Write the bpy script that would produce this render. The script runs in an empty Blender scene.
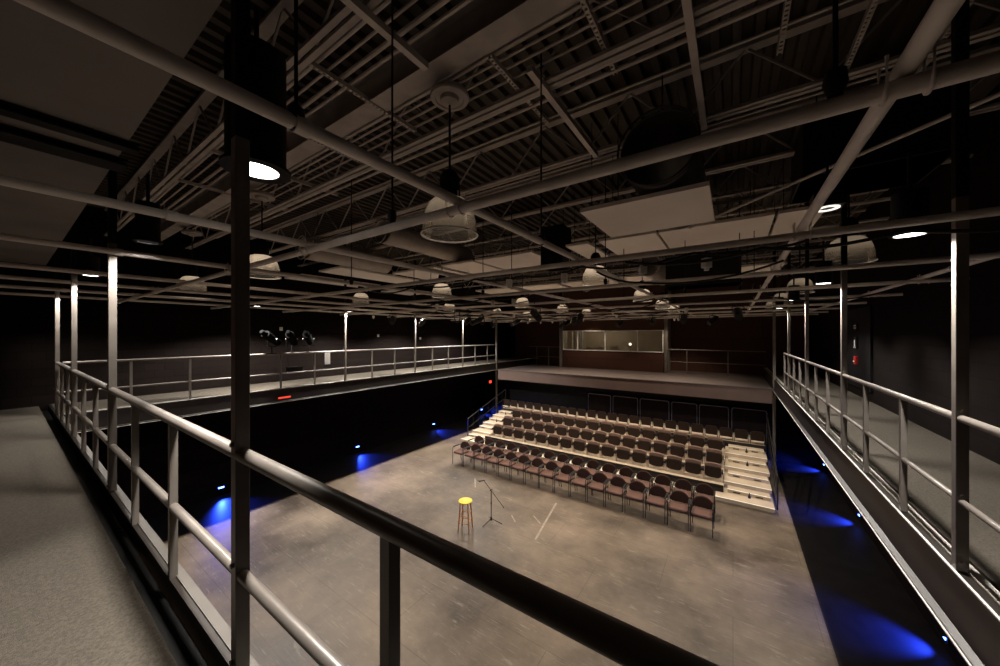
import bpy, bmesh, math, random
from mathutils import Vector, Matrix
random.seed(7)
S = bpy.context.scene
COL = S.collection
PI = math.pi
ORD = ['first','second','third','fourth','fifth','sixth','seventh','eighth','ninth','tenth','eleventh','twelfth',
       'thirteenth','fourteenth','fifteenth','sixteenth','seventeenth','eighteenth','nineteenth','twentieth',
       'twenty-first','twenty-second','twenty-third','twenty-fourth']
ZG = 3.35        # gallery floor level

# ------------------------------------------------------------------ materials
def mat(name, col, rough=0.6, metal=0.0, col2=None, scale=8.0, bump=0.0, spec=0.5, detail=4.0, bscale=None, lo=0.35, hi=0.65):
    m = bpy.data.materials.new(name); m.use_nodes = True
    nt = m.node_tree; b = nt.nodes['Principled BSDF']
    b.inputs['Base Color'].default_value = (*col, 1); b.inputs['Roughness'].default_value = rough
    b.inputs['Metallic'].default_value = metal; b.inputs['Specular IOR Level'].default_value = spec
    tc = nt.nodes.new('ShaderNodeTexCoord')
    if col2:
        n = nt.nodes.new('ShaderNodeTexNoise'); n.inputs['Scale'].default_value = scale; n.inputs['Detail'].default_value = detail
        nt.links.new(tc.outputs['Object'], n.inputs['Vector'])
        r = nt.nodes.new('ShaderNodeValToRGB')
        r.color_ramp.elements[0].position = lo; r.color_ramp.elements[1].position = hi
        r.color_ramp.elements[0].color = (*col, 1); r.color_ramp.elements[1].color = (*col2, 1)
        nt.links.new(n.outputs['Fac'], r.inputs['Fac']); nt.links.new(r.outputs['Color'], b.inputs['Base Color'])
    if bump:
        n2 = nt.nodes.new('ShaderNodeTexNoise'); n2.inputs['Scale'].default_value = bscale or scale*6; n2.inputs['Detail'].default_value = 3
        nt.links.new(tc.outputs['Object'], n2.inputs['Vector'])
        bp = nt.nodes.new('ShaderNodeBump'); bp.inputs['Strength'].default_value = bump; bp.inputs['Distance'].default_value = 0.02
        nt.links.new(n2.outputs['Fac'], bp.inputs['Height']); nt.links.new(bp.outputs['Normal'], b.inputs['Normal'])
    return m

def emis(name, col, strength):
    m = bpy.data.materials.new(name); m.use_nodes = True
    nt = m.node_tree; nt.nodes.clear()
    e = nt.nodes.new('ShaderNodeEmission'); o = nt.nodes.new('ShaderNodeOutputMaterial')
    e.inputs[0].default_value = (*col, 1); e.inputs[1].default_value = strength
    nt.links.new(e.outputs[0], o.inputs[0]); return m

def brick_mat(name, c1, c2, cm, bw, bh, axis):
    m = mat(name, c1, 0.85, spec=0.06); nt = m.node_tree; b = nt.nodes['Principled BSDF']
    tc = nt.nodes.new('ShaderNodeTexCoord'); sep = nt.nodes.new('ShaderNodeSeparateXYZ'); cmb = nt.nodes.new('ShaderNodeCombineXYZ')
    nt.links.new(tc.outputs['Object'], sep.inputs[0])
    nt.links.new(sep.outputs[axis], cmb.inputs[0]); nt.links.new(sep.outputs['Z'], cmb.inputs[1])
    br = nt.nodes.new('ShaderNodeTexBrick'); br.inputs['Scale'].default_value = 1.0
    br.inputs['Brick Width'].default_value = bw; br.inputs['Row Height'].default_value = bh
    br.inputs['Mortar Size'].default_value = 0.008; br.inputs['Mortar Smooth'].default_value = 0.3
    br.inputs['Color1'].default_value = (*c1, 1); br.inputs['Color2'].default_value = (*c2, 1); br.inputs['Mortar'].default_value = (*cm, 1)
    nt.links.new(cmb.outputs[0], br.inputs['Vector']); nt.links.new(br.outputs['Color'], b.inputs['Base Color'])
    bp = nt.nodes.new('ShaderNodeBump'); bp.inputs['Strength'].default_value = 0.5; bp.inputs['Distance'].default_value = 0.01; bp.invert = True
    nt.links.new(br.outputs['Fac'], bp.inputs['Height']); nt.links.new(bp.outputs['Normal'], b.inputs['Normal'])
    return m

def stage_mat():
    m = mat('stage_hardboard', (0.2, 0.15, 0.11), 0.5); nt = m.node_tree; b = nt.nodes['Principled BSDF']
    N = nt.nodes.new; L = nt.links.new
    tc = N('ShaderNodeTexCoord')
    def noise(sc, det, rough=0.6, stretch=None):
        n = N('ShaderNodeTexNoise'); n.inputs['Scale'].default_value = sc; n.inputs['Detail'].default_value = det; n.inputs['Roughness'].default_value = rough
        if stretch:
            mp = N('ShaderNodeMapping'); mp.inputs['Scale'].default_value = stretch[:3]; mp.inputs['Rotation'].default_value = (0, 0, stretch[3])
            L(tc.outputs['Object'], mp.inputs['Vector']); L(mp.outputs[0], n.inputs['Vector'])
        else: L(tc.outputs['Object'], n.inputs['Vector'])
        return n
    def ramp(src, a, ca, c, cc):
        r = N('ShaderNodeValToRGB'); e = r.color_ramp.elements
        e[0].position = a; e[1].position = c; e[0].color = ca; e[1].color = cc
        L(src, r.inputs[0]); return r
    n1 = noise(0.45, 8, 0.62)
    r1 = ramp(n1.outputs['Fac'], 0.36, (0.045, 0.033, 0.023, 1), 0.68, (0.2, 0.151, 0.108, 1))
    n2 = noise(2.2, 8, 0.7, (1, 3, 1, 0.5))
    r2 = ramp(n2.outputs['Fac'], 0.58, (0, 0, 0, 1), 0.7, (1, 1, 1, 1))
    mx = N('ShaderNodeMix'); mx.data_type = 'RGBA'; L(r1.outputs[0], mx.inputs[6]); mx.inputs[7].default_value = (0.34, 0.285, 0.23, 1)
    ml = N('ShaderNodeMath'); ml.operation = 'MULTIPLY'; ml.inputs[1].default_value = 0.35; L(r2.outputs[0], ml.inputs[0]); L(ml.outputs[0], mx.inputs[0])
    # fine scratches in three directions
    prev = mx.outputs[2]
    for i, (sx, sy, rot) in enumerate(((2.0, 60, 0.4), (1.5, 70, -0.9), (2.2, 50, 1.9))):
        n = noise(1.0, 3, 0.5, (sx, sy, 1, rot)); r = ramp(n.outputs['Fac'], 0.655, (0, 0, 0, 1), 0.72, (1, 1, 1, 1))
        q = N('ShaderNodeMath'); q.operation = 'MULTIPLY'; q.inputs[1].default_value = 0.3; L(r.outputs[0], q.inputs[0])
        x = N('ShaderNodeMix'); x.data_type = 'RGBA'; L(q.outputs[0], x.inputs[0]); L(prev, x.inputs[6]); x.inputs[7].default_value = (0.4, 0.34, 0.28, 1)
        prev = x.outputs[2]
    # faint joints between the 1.22 x 2.44 sheets
    br = N('ShaderNodeTexBrick'); br.inputs['Scale'].default_value = 1; br.inputs['Brick Width'].default_value = 2.44; br.inputs['Row Height'].default_value = 1.22
    br.inputs['Mortar Size'].default_value = 0.006; br.inputs['Color1'].default_value = (1, 1, 1, 1); br.inputs['Color2'].default_value = (0.94, 0.94, 0.94, 1); br.inputs['Mortar'].default_value = (0.66, 0.66, 0.66, 1)
    L(tc.outputs['Object'], br.inputs['Vector'])
    f = N('ShaderNodeMix'); f.data_type = 'RGBA'; f.blend_type = 'MULTIPLY'; f.inputs[0].default_value = 1; L(prev, f.inputs[6]); L(br.outputs['Color'], f.inputs[7])
    L(f.outputs[2], b.inputs['Base Color'])
    rr = ramp(n1.outputs['Fac'], 0.3, (0.42, 0.42, 0.42, 1), 0.7, (0.62, 0.62, 0.62, 1)); L(rr.outputs[0], b.inputs['Roughness'])
    b.inputs['Specular IOR Level'].default_value = 0.35
    return m

M = {}
M['stage'] = stage_mat()
M['blackfloor'] = mat('black_painted_floor', (0.008, 0.0075, 0.0085), 0.5, col2=(0.012, 0.011, 0.013), scale=3, spec=0.2)
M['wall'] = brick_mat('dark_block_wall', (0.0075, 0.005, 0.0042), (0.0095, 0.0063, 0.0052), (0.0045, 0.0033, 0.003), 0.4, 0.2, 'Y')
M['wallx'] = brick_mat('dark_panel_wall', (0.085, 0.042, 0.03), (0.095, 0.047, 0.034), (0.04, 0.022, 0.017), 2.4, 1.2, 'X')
M['black'] = mat('black_paint', (0.007, 0.0065, 0.0065), 0.6, col2=(0.011, 0.01, 0.0095), scale=5, spec=0.15)
M['drape'] = mat('black_drape', (0.012, 0.009, 0.009), 0.95, col2=(0.02, 0.013, 0.012), scale=3, spec=0.1)
M['deckmetal'] = mat('rusty_roof_deck', (0.055, 0.042, 0.032), 0.7, col2=(0.045, 0.028, 0.014), scale=1.3, lo=0.5, hi=0.7)
M['joist'] = mat('grey_painted_joist', (0.46, 0.41, 0.38), 0.6, col2=(0.34, 0.3, 0.28), scale=4)
M['conduit'] = mat('grey_conduit', (0.6, 0.54, 0.5), 0.45, 0.1, col2=(0.45, 0.4, 0.37), scale=3)
M['pipe'] = mat('grey_painted_pipe', (0.78, 0.71, 0.66), 0.5, col2=(0.66, 0.6, 0.555), scale=6, bump=0.05)
M['steel'] = mat('brown_grey_steel', (0.19, 0.165, 0.143), 0.36, 0.15, col2=(0.155, 0.134, 0.116), scale=5, bump=0.04)
M['dullsteel'] = mat('dull_worn_steel', (0.1, 0.088, 0.076), 0.45, 0.1, col2=(0.08, 0.07, 0.06), scale=5)
M['palesteel'] = mat('lamplit_pale_steel', (0.85, 0.8, 0.73), 0.45, 0.0, col2=(0.75, 0.7, 0.63), scale=5)  # near-white colour stands in for lamplight on the beam edges
M['beam'] = mat('dark_edge_steel', (0.035, 0.028, 0.024), 0.4, 0.2, col2=(0.026, 0.021, 0.018), scale=4)
M['carpet'] = mat('taupe_carpet', (0.07, 0.06, 0.048), 0.95, col2=(0.105, 0.09, 0.072), scale=70, bump=0.6, bscale=220, spec=0.1)
M['soffit'] = mat('grey_soffit', (0.22, 0.195, 0.18), 0.85, col2=(0.18, 0.16, 0.15), scale=1.2)
M['panel'] = mat('pale_acoustic_panel', (0.9, 0.83, 0.77), 0.85, col2=(0.84, 0.77, 0.71), scale=1.2, bump=0.03)
M['duct'] = mat('galvanised_duct', (0.42, 0.38, 0.34), 0.45, 0.3, col2=(0.33, 0.295, 0.265), scale=3)
M['darkduct'] = mat('dark_painted_duct', (0.03, 0.025, 0.022), 0.55, col2=(0.022, 0.018, 0.016), scale=3)
M['bulk'] = mat('brown_bulkhead', (0.13, 0.085, 0.07), 0.75, col2=(0.11, 0.072, 0.06), scale=1.5)
M['bulktop'] = mat('brown_ledge', (0.13, 0.098, 0.085), 0.7, col2=(0.1, 0.076, 0.07), scale=2)
M['whitemetal'] = mat('white_enamel', (0.75, 0.72, 0.68), 0.4, col2=(0.68, 0.65, 0.61), scale=4)
M['seatfab'] = mat('mauve_seat_fabric', (0.105, 0.06, 0.049), 0.9, col2=(0.135, 0.079, 0.063), scale=60, bump=0.2, spec=0.05)
M['backfab'] = mat('brown_back_fabric', (0.026, 0.0145, 0.012), 0.85, col2=(0.04, 0.021, 0.017), scale=60, bump=0.2, spec=0.05)
M['tierfab'] = mat('dark_brown_plush', (0.016, 0.0105, 0.008), 0.8, col2=(0.026, 0.017, 0.0125), scale=40, bump=0.2, spec=0.03)
M['tierback'] = mat('tan_seat_back', (0.15, 0.088, 0.063), 0.6, col2=(0.12, 0.07, 0.05), scale=20)
M['blackmetal'] = mat('black_metal', (0.011, 0.01, 0.01), 0.45, 0.0, col2=(0.017, 0.015, 0.015), scale=10, spec=0.25)
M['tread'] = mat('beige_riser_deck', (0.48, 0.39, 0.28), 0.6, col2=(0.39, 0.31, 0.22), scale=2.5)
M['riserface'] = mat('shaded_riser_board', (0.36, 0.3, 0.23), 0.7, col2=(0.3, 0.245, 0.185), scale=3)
M['nosing'] = mat('pale_step_edge', (0.93, 0.89, 0.8), 0.45, col2=(0.86, 0.81, 0.71), scale=5)
M['pedestal'] = mat('beige_seat_standard', (0.55, 0.44, 0.35), 0.5, col2=(0.46, 0.36, 0.28), scale=8)
M['yellow'] = mat('yellow_stool_seat', (0.85, 0.6, 0.04), 0.45, col2=(0.78, 0.52, 0.03), scale=8)
M['wood'] = mat('honey_wood', (0.42, 0.19, 0.06), 0.45, col2=(0.33, 0.14, 0.045), scale=14)
M['matte'] = mat('matte_black', (0.003, 0.003, 0.003), 0.9, col2=(0.005, 0.005, 0.005), scale=8, spec=0.02)
M['tape'] = mat('worn_white_tape', (0.3, 0.25, 0.2), 0.7, col2=(0.2, 0.16, 0.125), scale=9)
M['paper'] = mat('white_card', (0.85, 0.82, 0.78), 0.7, col2=(0.8, 0.77, 0.72), scale=5)
M['beige'] = mat('booth_wall', (0.55, 0.48, 0.38), 0.8, col2=(0.5, 0.43, 0.34), scale=2)
M['bluemetal'] = mat('blue_grey_edging', (0.25, 0.25, 0.3), 0.4, 0.5, col2=(0.2, 0.2, 0.25), scale=6)
M['redbox'] = mat('red_enamel', (0.5, 0.03, 0.03), 0.4, col2=(0.42, 0.02, 0.02), scale=6)
M['lampwhite'] = emis('lit_lens', (1.0, 0.95, 0.86), 8)
M['bulb'] = emis('booth_bulb', (1.0, 0.85, 0.62), 2.5)
M['blueled'] = emis('blue_led', (0.05, 0.12, 1.0), 30)
M['redled'] = emis('red_led', (1.0, 0.06, 0.03), 1.6)

def dome_mat():
    m = bpy.data.materials.new('prismatic_acrylic'); m.use_nodes = True
    nt = m.node_tree; nt.nodes.clear(); N = nt.nodes.new; L = nt.links.new
    o = N('ShaderNodeOutputMaterial'); tr = N('ShaderNodeBsdfTranslucent'); df = N('ShaderNodeBsdfDiffuse'); tp = N('ShaderNodeBsdfTransparent'); gl = N('ShaderNodeBsdfGlossy')
    tr.inputs[0].default_value = (0.8, 0.75, 0.68, 1); df.inputs[0].default_value = (0.7, 0.66, 0.6, 1); tp.inputs[0].default_value = (0.8, 0.76, 0.7, 1)
    gl.inputs[0].default_value = (0.9, 0.86, 0.8, 1); gl.inputs[1].default_value = 0.18
    tc = N('ShaderNodeTexCoord'); sp = N('ShaderNodeSeparateXYZ'); L(tc.outputs['Object'], sp.inputs[0])
    at = N('ShaderNodeMath'); at.operation = 'ARCTAN2'; L(sp.outputs[1], at.inputs[0]); L(sp.outputs[0], at.inputs[1])
    mu = N('ShaderNodeMath'); mu.operation = 'MULTIPLY'; mu.inputs[1].default_value = 60; L(at.outputs[0], mu.inputs[0])
    sn = N('ShaderNodeMath'); sn.operation = 'SINE'; L(mu.outputs[0], sn.inputs[0])
    bp = N('ShaderNodeBump'); bp.inputs['Strength'].default_value = 0.4; bp.inputs['Distance'].default_value = 0.004; L(sn.outputs[0], bp.inputs['Height'])
    for s in (tr, df, gl): L(bp.outputs[0], s.inputs['Normal'])
    a = N('ShaderNodeMixShader'); a.inputs[0].default_value = 0.5; L(tr.outputs[0], a.inputs[1]); L(df.outputs[0], a.inputs[2])
    b = N('ShaderNodeMixShader'); mr = N('ShaderNodeMapRange'); mr.inputs[1].default_value = 0.08; mr.inputs[2].default_value = 0.24; mr.inputs[3].default_value = 0.86; mr.inputs[4].default_value = 0.3; L(sp.outputs[2], mr.inputs[0]); L(mr.outputs[0], b.inputs[0]); L(a.outputs[0], b.inputs[1]); L(tp.outputs[0], b.inputs[2])
    fr = N('ShaderNodeFresnel'); fr.inputs[0].default_value = 1.45
    c = N('ShaderNodeMixShader'); L(fr.outputs[0], c.inputs[0]); L(b.outputs[0], c.inputs[1]); L(gl.outputs[0], c.inputs[2])
    L(c.outputs[0], o.inputs[0]); return m
M['dome'] = dome_mat()
def glass_mat():
    m = bpy.data.materials.new('window_glass'); m.use_nodes = True
    nt = m.node_tree; nt.nodes.clear(); N = nt.nodes.new; L = nt.links.new
    o = N('ShaderNodeOutputMaterial'); tp = N('ShaderNodeBsdfTransparent'); gl = N('ShaderNodeBsdfGlossy'); gl.inputs[1].default_value = 0.0
    tp.inputs[0].default_value = (0.9, 0.9, 0.88, 1)
    fr = N('ShaderNodeFresnel'); fr.inputs[0].default_value = 1.5
    c = N('ShaderNodeMixShader'); L(fr.outputs[0], c.inputs[0]); L(tp.outputs[0], c.inputs[1]); L(gl.outputs[0], c.inputs[2]); L(c.outputs[0], o.inputs[0])
    return m
M['glass'] = glass_mat()

# ------------------------------------------------------------------ mesh helpers
def box(bm, x0, x1, y0, y1, z0, z1, rot=None, origin=None):
    c = Vector(((x0+x1)/2, (y0+y1)/2, (z0+z1)/2))
    mt = Matrix.Translation(c) @ Matrix.Diagonal((abs(x1-x0), abs(y1-y0), abs(z1-z0), 1))
    if rot is not None:
        og = Vector(origin) if origin else c
        mt = Matrix.Translation(og) @ rot.to_4x4() @ Matrix.Translation(-og) @ mt
    bmesh.ops.create_cube(bm, size=1, matrix=mt)
def bar(bm, p, q, w, h=None):
    """rectangular bar from p to q"""
    p, q = Vector(p), Vector(q); d = q-p; h = h or w
    r = d.to_track_quat('Z', 'Y').to_matrix().to_4x4()
    bmesh.ops.create_cube(bm, size=1, matrix=Matrix.Translation((p+q)/2) @ r @ Matrix.Diagonal((w, h, d.length, 1)))
def cyl(bm, p, q, r, seg=12, r2=None, caps=True):
    p, q = Vector(p), Vector(q); d = q-p
    mt = Matrix.Translation((p+q)/2) @ d.to_track_quat('Z', 'Y').to_matrix().to_4x4()
    bmesh.ops.create_cone(bm, cap_ends=caps, segments=seg, radius1=r, radius2=r if r2 is None else r2, depth=d.length, matrix=mt)
def tube(bm, pts, r, seg=8):
    pts = [Vector(p) for p in pts]; rings = []
    for i, p in enumerate(pts):
        d = (pts[min(i+1, len(pts)-1)] - pts[max(i-1, 0)]).normalized()
        q = d.to_track_quat('Z', 'Y')
        rings.append([bm.verts.new(p + q @ Vector((r*math.cos(2*PI*k/seg), r*math.sin(2*PI*k/seg), 0))) for k in range(seg)])
    for a, b in zip(rings, rings[1:]):
        for k in range(seg): bm.faces.new((a[k], a[(k+1) % seg], b[(k+1) % seg], b[k]))
    bm.faces.new(rings[0][::-1]); bm.faces.new(rings[-1])
def lathe(bm, prof, seg=32, c=(0, 0, 0)):
    rings = []
    for r, z in prof:
        if r < 1e-6: rings.append([bm.verts.new((c[0], c[1], c[2]+z))])
        else: rings.append([bm.verts.new((c[0]+r*math.cos(2*PI*k/seg), c[1]+r*math.sin(2*PI*k/seg), c[2]+z)) for k in range(seg)])
    for a, b in zip(rings, rings[1:]):
        for k in range(seg):
            k2 = (k+1) % seg
            if len(a) == 1 and len(b) == 1: continue
            if len(a) == 1: bm.faces.new((a[0], b[k2], b[k]))
            elif len(b) == 1: bm.faces.new((a[k], a[k2], b[0]))
            else: bm.faces.new((a[k], a[k2], b[k2], b[k]))
def prism(bm, pts, axis, a, b):
    """extrude a 2D outline along axis ('X' -> pts are (y,z); 'Y' -> (x,z); 'Z' -> (x,y))"""
    def P(p, t):
        return {'X': (t, p[0], p[1]), 'Y': (p[0], t, p[1]), 'Z': (p[0], p[1], t)}[axis]
    A = [bm.verts.new(P(p, a)) for p in pts]; B = [bm.verts.new(P(p, b)) for p in pts]
    n = len(pts)
    for i in range(n): bm.faces.new((A[i], A[(i+1) % n], B[(i+1) % n], B[i]))
    bm.faces.new(A[::-1]); bm.faces.new(B)
def bend(pts, rad=0.05, n=5):
    pts = [Vector(p) for p in pts]; out = [pts[0]]
    for a, b, c in zip(pts, pts[1:], pts[2:]):
        u = (a-b).normalized(); v = (c-b).normalized(); r = min(rad, (a-b).length/2.01, (c-b).length/2.01)
        s, e = b+u*r, b+v*r
        for i in range(n+1):
            t = i/n; out.append(s*(1-t)**2 + b*2*t*(1-t) + e*t*t)
    out.append(pts[-1]); return out

def obj(name, bm, m, parent=None, smooth=True, loc=None, bevel=0, label=None):
    bmesh.ops.recalc_face_normals(bm, faces=bm.faces)
    me = bpy.data.meshes.new(name); bm.to_mesh(me); bm.free()
    me.materials.append(M[m] if isinstance(m, str) else m)
    if smooth:
        for p in me.polygons: p.use_smooth = True
        me.set_sharp_from_angle(angle=math.radians(35))
    o = bpy.data.objects.new(name, me); COL.objects.link(o)
    if parent: o.parent = parent
    if loc: o.location = loc
    if bevel:
        b = o.modifiers.new('bevel', 'BEVEL'); b.width = bevel; b.segments = 2; b.limit_method = 'ANGLE'; b.harden_normals = False
    if label: o['label'] = label
    return o
class B:
    """collects shapes, then .o() links them as ONE object"""
    def __init__(s): s.bm = bmesh.new()
    def box(s, *a, **k): box(s.bm, *a, **k); return s
    def bar(s, *a, **k): bar(s.bm, *a, **k); return s
    def cyl(s, *a, **k): cyl(s.bm, *a, **k); return s
    def tube(s, *a, **k): tube(s.bm, *a, **k); return s
    def lathe(s, *a, **k): lathe(s.bm, *a, **k); return s
    def prism(s, *a, **k): prism(s.bm, *a, **k); return s
    def o(s, name, m, parent=None, **k): return obj(name, s.bm, m, parent, **k)
def tag(o, label, cat, group=None, kind=None):
    o['label'] = label; o['category'] = cat
    if group: o['group'] = group
    if kind: o['kind'] = kind
    return o
def thing(name, label, cat, loc=(0, 0, 0), rz=0, group=None):
    o = bpy.data.objects.new(name, None); o.empty_display_size = 0.1; COL.objects.link(o)
    o.location = loc; o.rotation_euler = (0, 0, rz); return tag(o, label, cat, group)
def struct(o):
    o['kind'] = 'structure'; return o
def dup(root, loc, label, group=None, rz=None):
    r = root.copy(); COL.objects.link(r); r.location = loc; r['label'] = label
    if rz is not None: r.rotation_euler = (0, 0, rz)
    if group: r['group'] = group
    for ch in list(root.children):
        c = ch.copy(); COL.objects.link(c); c.parent = r
        for g in list(ch.children):
            d = g.copy(); COL.objects.link(d); d.parent = c
    return r
def light(name, kind, loc, energy, col, parent=None, size=0.05, spot=None, blend=0.3, aim=None):
    l = bpy.data.lights.new(name, kind); l.energy = energy; l.color = col; l.shadow_soft_size = size
    if kind == 'SPOT': l.spot_size = math.radians(spot); l.spot_blend = blend
    o = bpy.data.objects.new(name, l); COL.objects.link(o); o.location = loc
    if aim is not None: o.rotation_euler = (Vector(aim)-Vector(loc)).to_track_quat('-Z', 'Y').to_euler()
    if parent: o.parent = parent
    return o

# ------------------------------------------------------------------ room shell
XL, XR, YN, YF, ZC = -13.2, 2.8, -1.3, 21.3, 8.2
SE_L, SE_R = -11.35, 1.32            # edges of the hardboard stage floor
struct(B().box(XL, XR, YN, YF, -0.12, -0.02).o('floor', 'blackfloor', smooth=False))
struct(B().box(SE_L, SE_R, -0.6, 17.2, -0.02, 0.0).o('floor', 'stage', smooth=False))
struct(B().box(XL-0.2, XL, YN-0.2, YF+3.4, -0.12, ZC+0.2).o('wall_left', 'wall', smooth=False))
struct(B().box(XR, XR+0.2, YN-0.2, YF+3.4, -0.12, ZC+0.2).o('wall_right', 'wall', smooth=False))
struct(B().box(XL, XR, YN-0.2, YN, -0.12, ZC+0.2).o('wall_near', 'wallx', smooth=False))
# far wall at the back of the far gallery, with the control-booth opening
YB = 19.7
BX0, BX1 = -8.72, -3.02
wf = B()
wf.box(XL, BX0-0.14, YF, YF+0.15, 2.9, ZC).box(BX1+0.14, XR, YF, YF+0.15, 2.9, ZC)
struct(wf.o('wall_far', 'wallx', smooth=False))
struct(B().box(XL, XR, 17.5, 17.6, -0.02, 2.42).o('wall_far_lower', 'black', smooth=False))
# roof deck: corrugated sheet, ribs running away from the near gallery
bm = bmesh.new(); prof = []
x = XL
while x < XR:
    prof += [(x, ZC), (x+0.075, ZC), (x+0.095, ZC+0.07), (x+0.18, ZC+0.07), (x+0.2, ZC)]; x += 0.2
A = [bm.verts.new((px, YN, pz)) for px, pz in prof]; Bv = [bm.verts.new((px, YF+3.2, pz)) for px, pz in prof]
for i in range(len(prof)-1):
    if prof[i] != prof[i+1]: bm.faces.new((A[i], A[i+1], Bv[i+1], Bv[i]))
o = obj('ceiling', bm, 'deckmetal', smooth=False); struct(o)
sm = o.modifiers.new('solid', 'SOLIDIFY'); sm.thickness = 0.02; sm.offset = 1
# pale soffit over the near gallery
struct(B().box(XL, XR, YN, 0.6, 6.6, 6.66).o('ceiling', 'soffit', smooth=False))

# ------------------------------------------------------------------ galleries
def gallery(label, parts_fn):
    t = thing('gallery', label, 'gallery'); parts_fn(t); return t
def near_parts(t):
    B().box(XL+0.01, XR-0.01, YN+0.01, 0.5, ZG-0.2, ZG-0.02).box(XL+0.01, XR-0.01, 0.5, 0.63, ZG-0.2, ZG-0.12).o('deck', 'black', t, smooth=False)  # recessed black strip past the carpet stands in for shadow by the railing
    B().box(XL+0.01, XR-0.01, YN+0.01, 0.5, ZG-0.02, ZG).o('carpet', 'carpet', t, smooth=False)
    B().prism([(0.64, 3.36), (0.64, 3.34), (0.655, 3.34), (0.655, 3.0), (0.62, 3.0), (0.62, 2.98), (0.74, 2.98), (0.74, 3.0), (0.67, 3.0), (0.67, 3.34), (0.72, 3.34), (0.72, 3.36)], 'X', XL+0.02, 1.2).o('edge_beam', 'beam', t, smooth=False)
    B().box(XL+0.02, 1.2, 0.67, 0.72, 3.362, 3.372).o('toe_plate', 'dullsteel', t, smooth=False)
gallery('near gallery walkway with taupe carpet under the camera, running to the left wall', near_parts)
def side_parts(s, xr, xw, y0, y1):
    def f(t):
        X = lambda d: xr + s*d          # d > 0 towards the wall
        def bx(a, b, *r):
            return B().box(min(X(a), X(b)), max(X(a), X(b)), *r)
        w = abs(xw-xr)-0.01
        bx(0.04, w, y0, y1, ZG-0.2, ZG-0.02).o('deck', 'black', t, smooth=False)
        bx(0.13, w, y0, y1, ZG-0.02, ZG).o('carpet', 'carpet', t, smooth=False)
        pr = [(0.05, 3.36), (0.05, 3.34), (-0.01, 3.34), (-0.03, 3.0), (0.03, 3.0), (0.03, 2.97), (-0.09, 2.97), (-0.09, 2.985), (-0.045, 3.0), (-0.03, 3.34), (-0.045, 3.345), (-0.045, 3.36)]
        B().prism([(X(a), z) for a, z in pr], 'Y', y0, y1).o('edge_beam', 'beam', t, smooth=False)
        bx(-0.1, -0.045, y0, y1, 2.958, 2.968).o('lower_flange', 'palesteel', t, smooth=False, label='lower flange coloured pale as lamplight')
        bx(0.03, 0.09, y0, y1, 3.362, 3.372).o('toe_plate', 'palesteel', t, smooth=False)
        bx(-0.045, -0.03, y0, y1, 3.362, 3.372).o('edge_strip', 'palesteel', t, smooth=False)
    return f
gallery('right gallery walkway with carpet and dark steel edge beam beside the block wall', side_parts(1, 1.3, XR, 0.75, YF-0.02))
gallery('left gallery walkway with lit carpet strip on the far side of the stage', side_parts(-1, -11.3, XL, 0.75, YF-0.02))
def far_parts(t):
    B().box(-11.2, 1.2, 16.2, YF-0.02, 2.42, 2.96).o('bulkhead', 'bulk', t, smooth=False)
    B().box(-11.2, 1.2, 16.17, YF-0.02, 2.96, 2.99).o('ledge', 'bulktop', t, smooth=False)
gallery('far gallery with deep brown bulkhead above the raked seating', far_parts)

# ------------------------------------------------------------------ railings
def railing(label, p, q, n_bal_pts, ztop, zmid, rt, rm, zb, skip=(), bw=0.042):
    """p,q: plan ends; n_bal_pts: plan points of the balusters"""
    t = thing('gallery_railing', label, 'railing', (p[0], p[1], 0))
    O = Vector((p[0], p[1], 0)); d = Vector((q[0]-p[0], q[1]-p[1], 0))
    B().cyl(Vector((0, 0, ztop)), d+Vector((0, 0, ztop)), rt, 20).o('top_rail', 'steel', t)
    B().cyl(Vector((0, 0, zmid)), d+Vector((0, 0, zmid)), rm, 16).o('mid_rail', 'steel', t)
    for b in n_bal_pts:
        v = Vector((b[0], b[1], 0))-O
        B().box(v.x-bw/2, v.x+bw/2, v.y-bw/2, v.y+bw/2, zb, ztop-rt*0.6).o('baluster', 'steel', t, smooth=False)
    return t
near_posts = [-1.98, -5.35, -8.6, -11.4]
near_bal = [-0.85, -3.13, -4.28, -6.45, -7.5, -9.55, -10.5, 0.25]
railing('near handrail crossing the foreground from lower right to the left wall corner', (XL+1.86, 0.66), (1.27, 0.66), [(x, 0.66) for x in near_bal], 4.42, 3.84, 0.032, 0.026, 3.36)
right_posts = [3.75, 6.75, 9.68, 12.5]
right_bal = [2.7, 4.71, 5.78, 7.75, 8.72, 10.6, 11.55, 13.45]
railing('right gallery handrail of grey steel tube beside the block wall', (1.3, 0.7), (1.3, 13.5), [(1.3, y) for y in right_bal], 4.42, 3.85, 0.026, 0.02, 3.372)
left_posts = [3.75, 6.87, 10.07, 13.2]
left_bal = [1.68, 2.7, 4.79, 5.8, 7.95, 9.0, 11.1, 12.15, 14.2, 15.3]
railing('left gallery handrail in front of the lit walkway across the stage', (-11.3, 0.72), (-11.3, 16.1), [(-11.3, y) for y in left_bal], 4.42, 3.82, 0.026, 0.02, 3.372)
far_bal1 = [-10.6, -9.8]
railing('far gallery handrail left of the control booth window', (-11.2, 19.8), (-8.95, 19.8), [(x, 19.8) for x in (-10.6, -9.75)], 4.21, 3.58, 0.022, 0.018, 2.99)
railing('far gallery handrail right of the control booth window', (-2.8, 19.8), (1.25, 19.8), [(x, 19.8) for x in (-1.95, -0.2)], 4.21, 3.58, 0.022, 0.018, 2.99)

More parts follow.
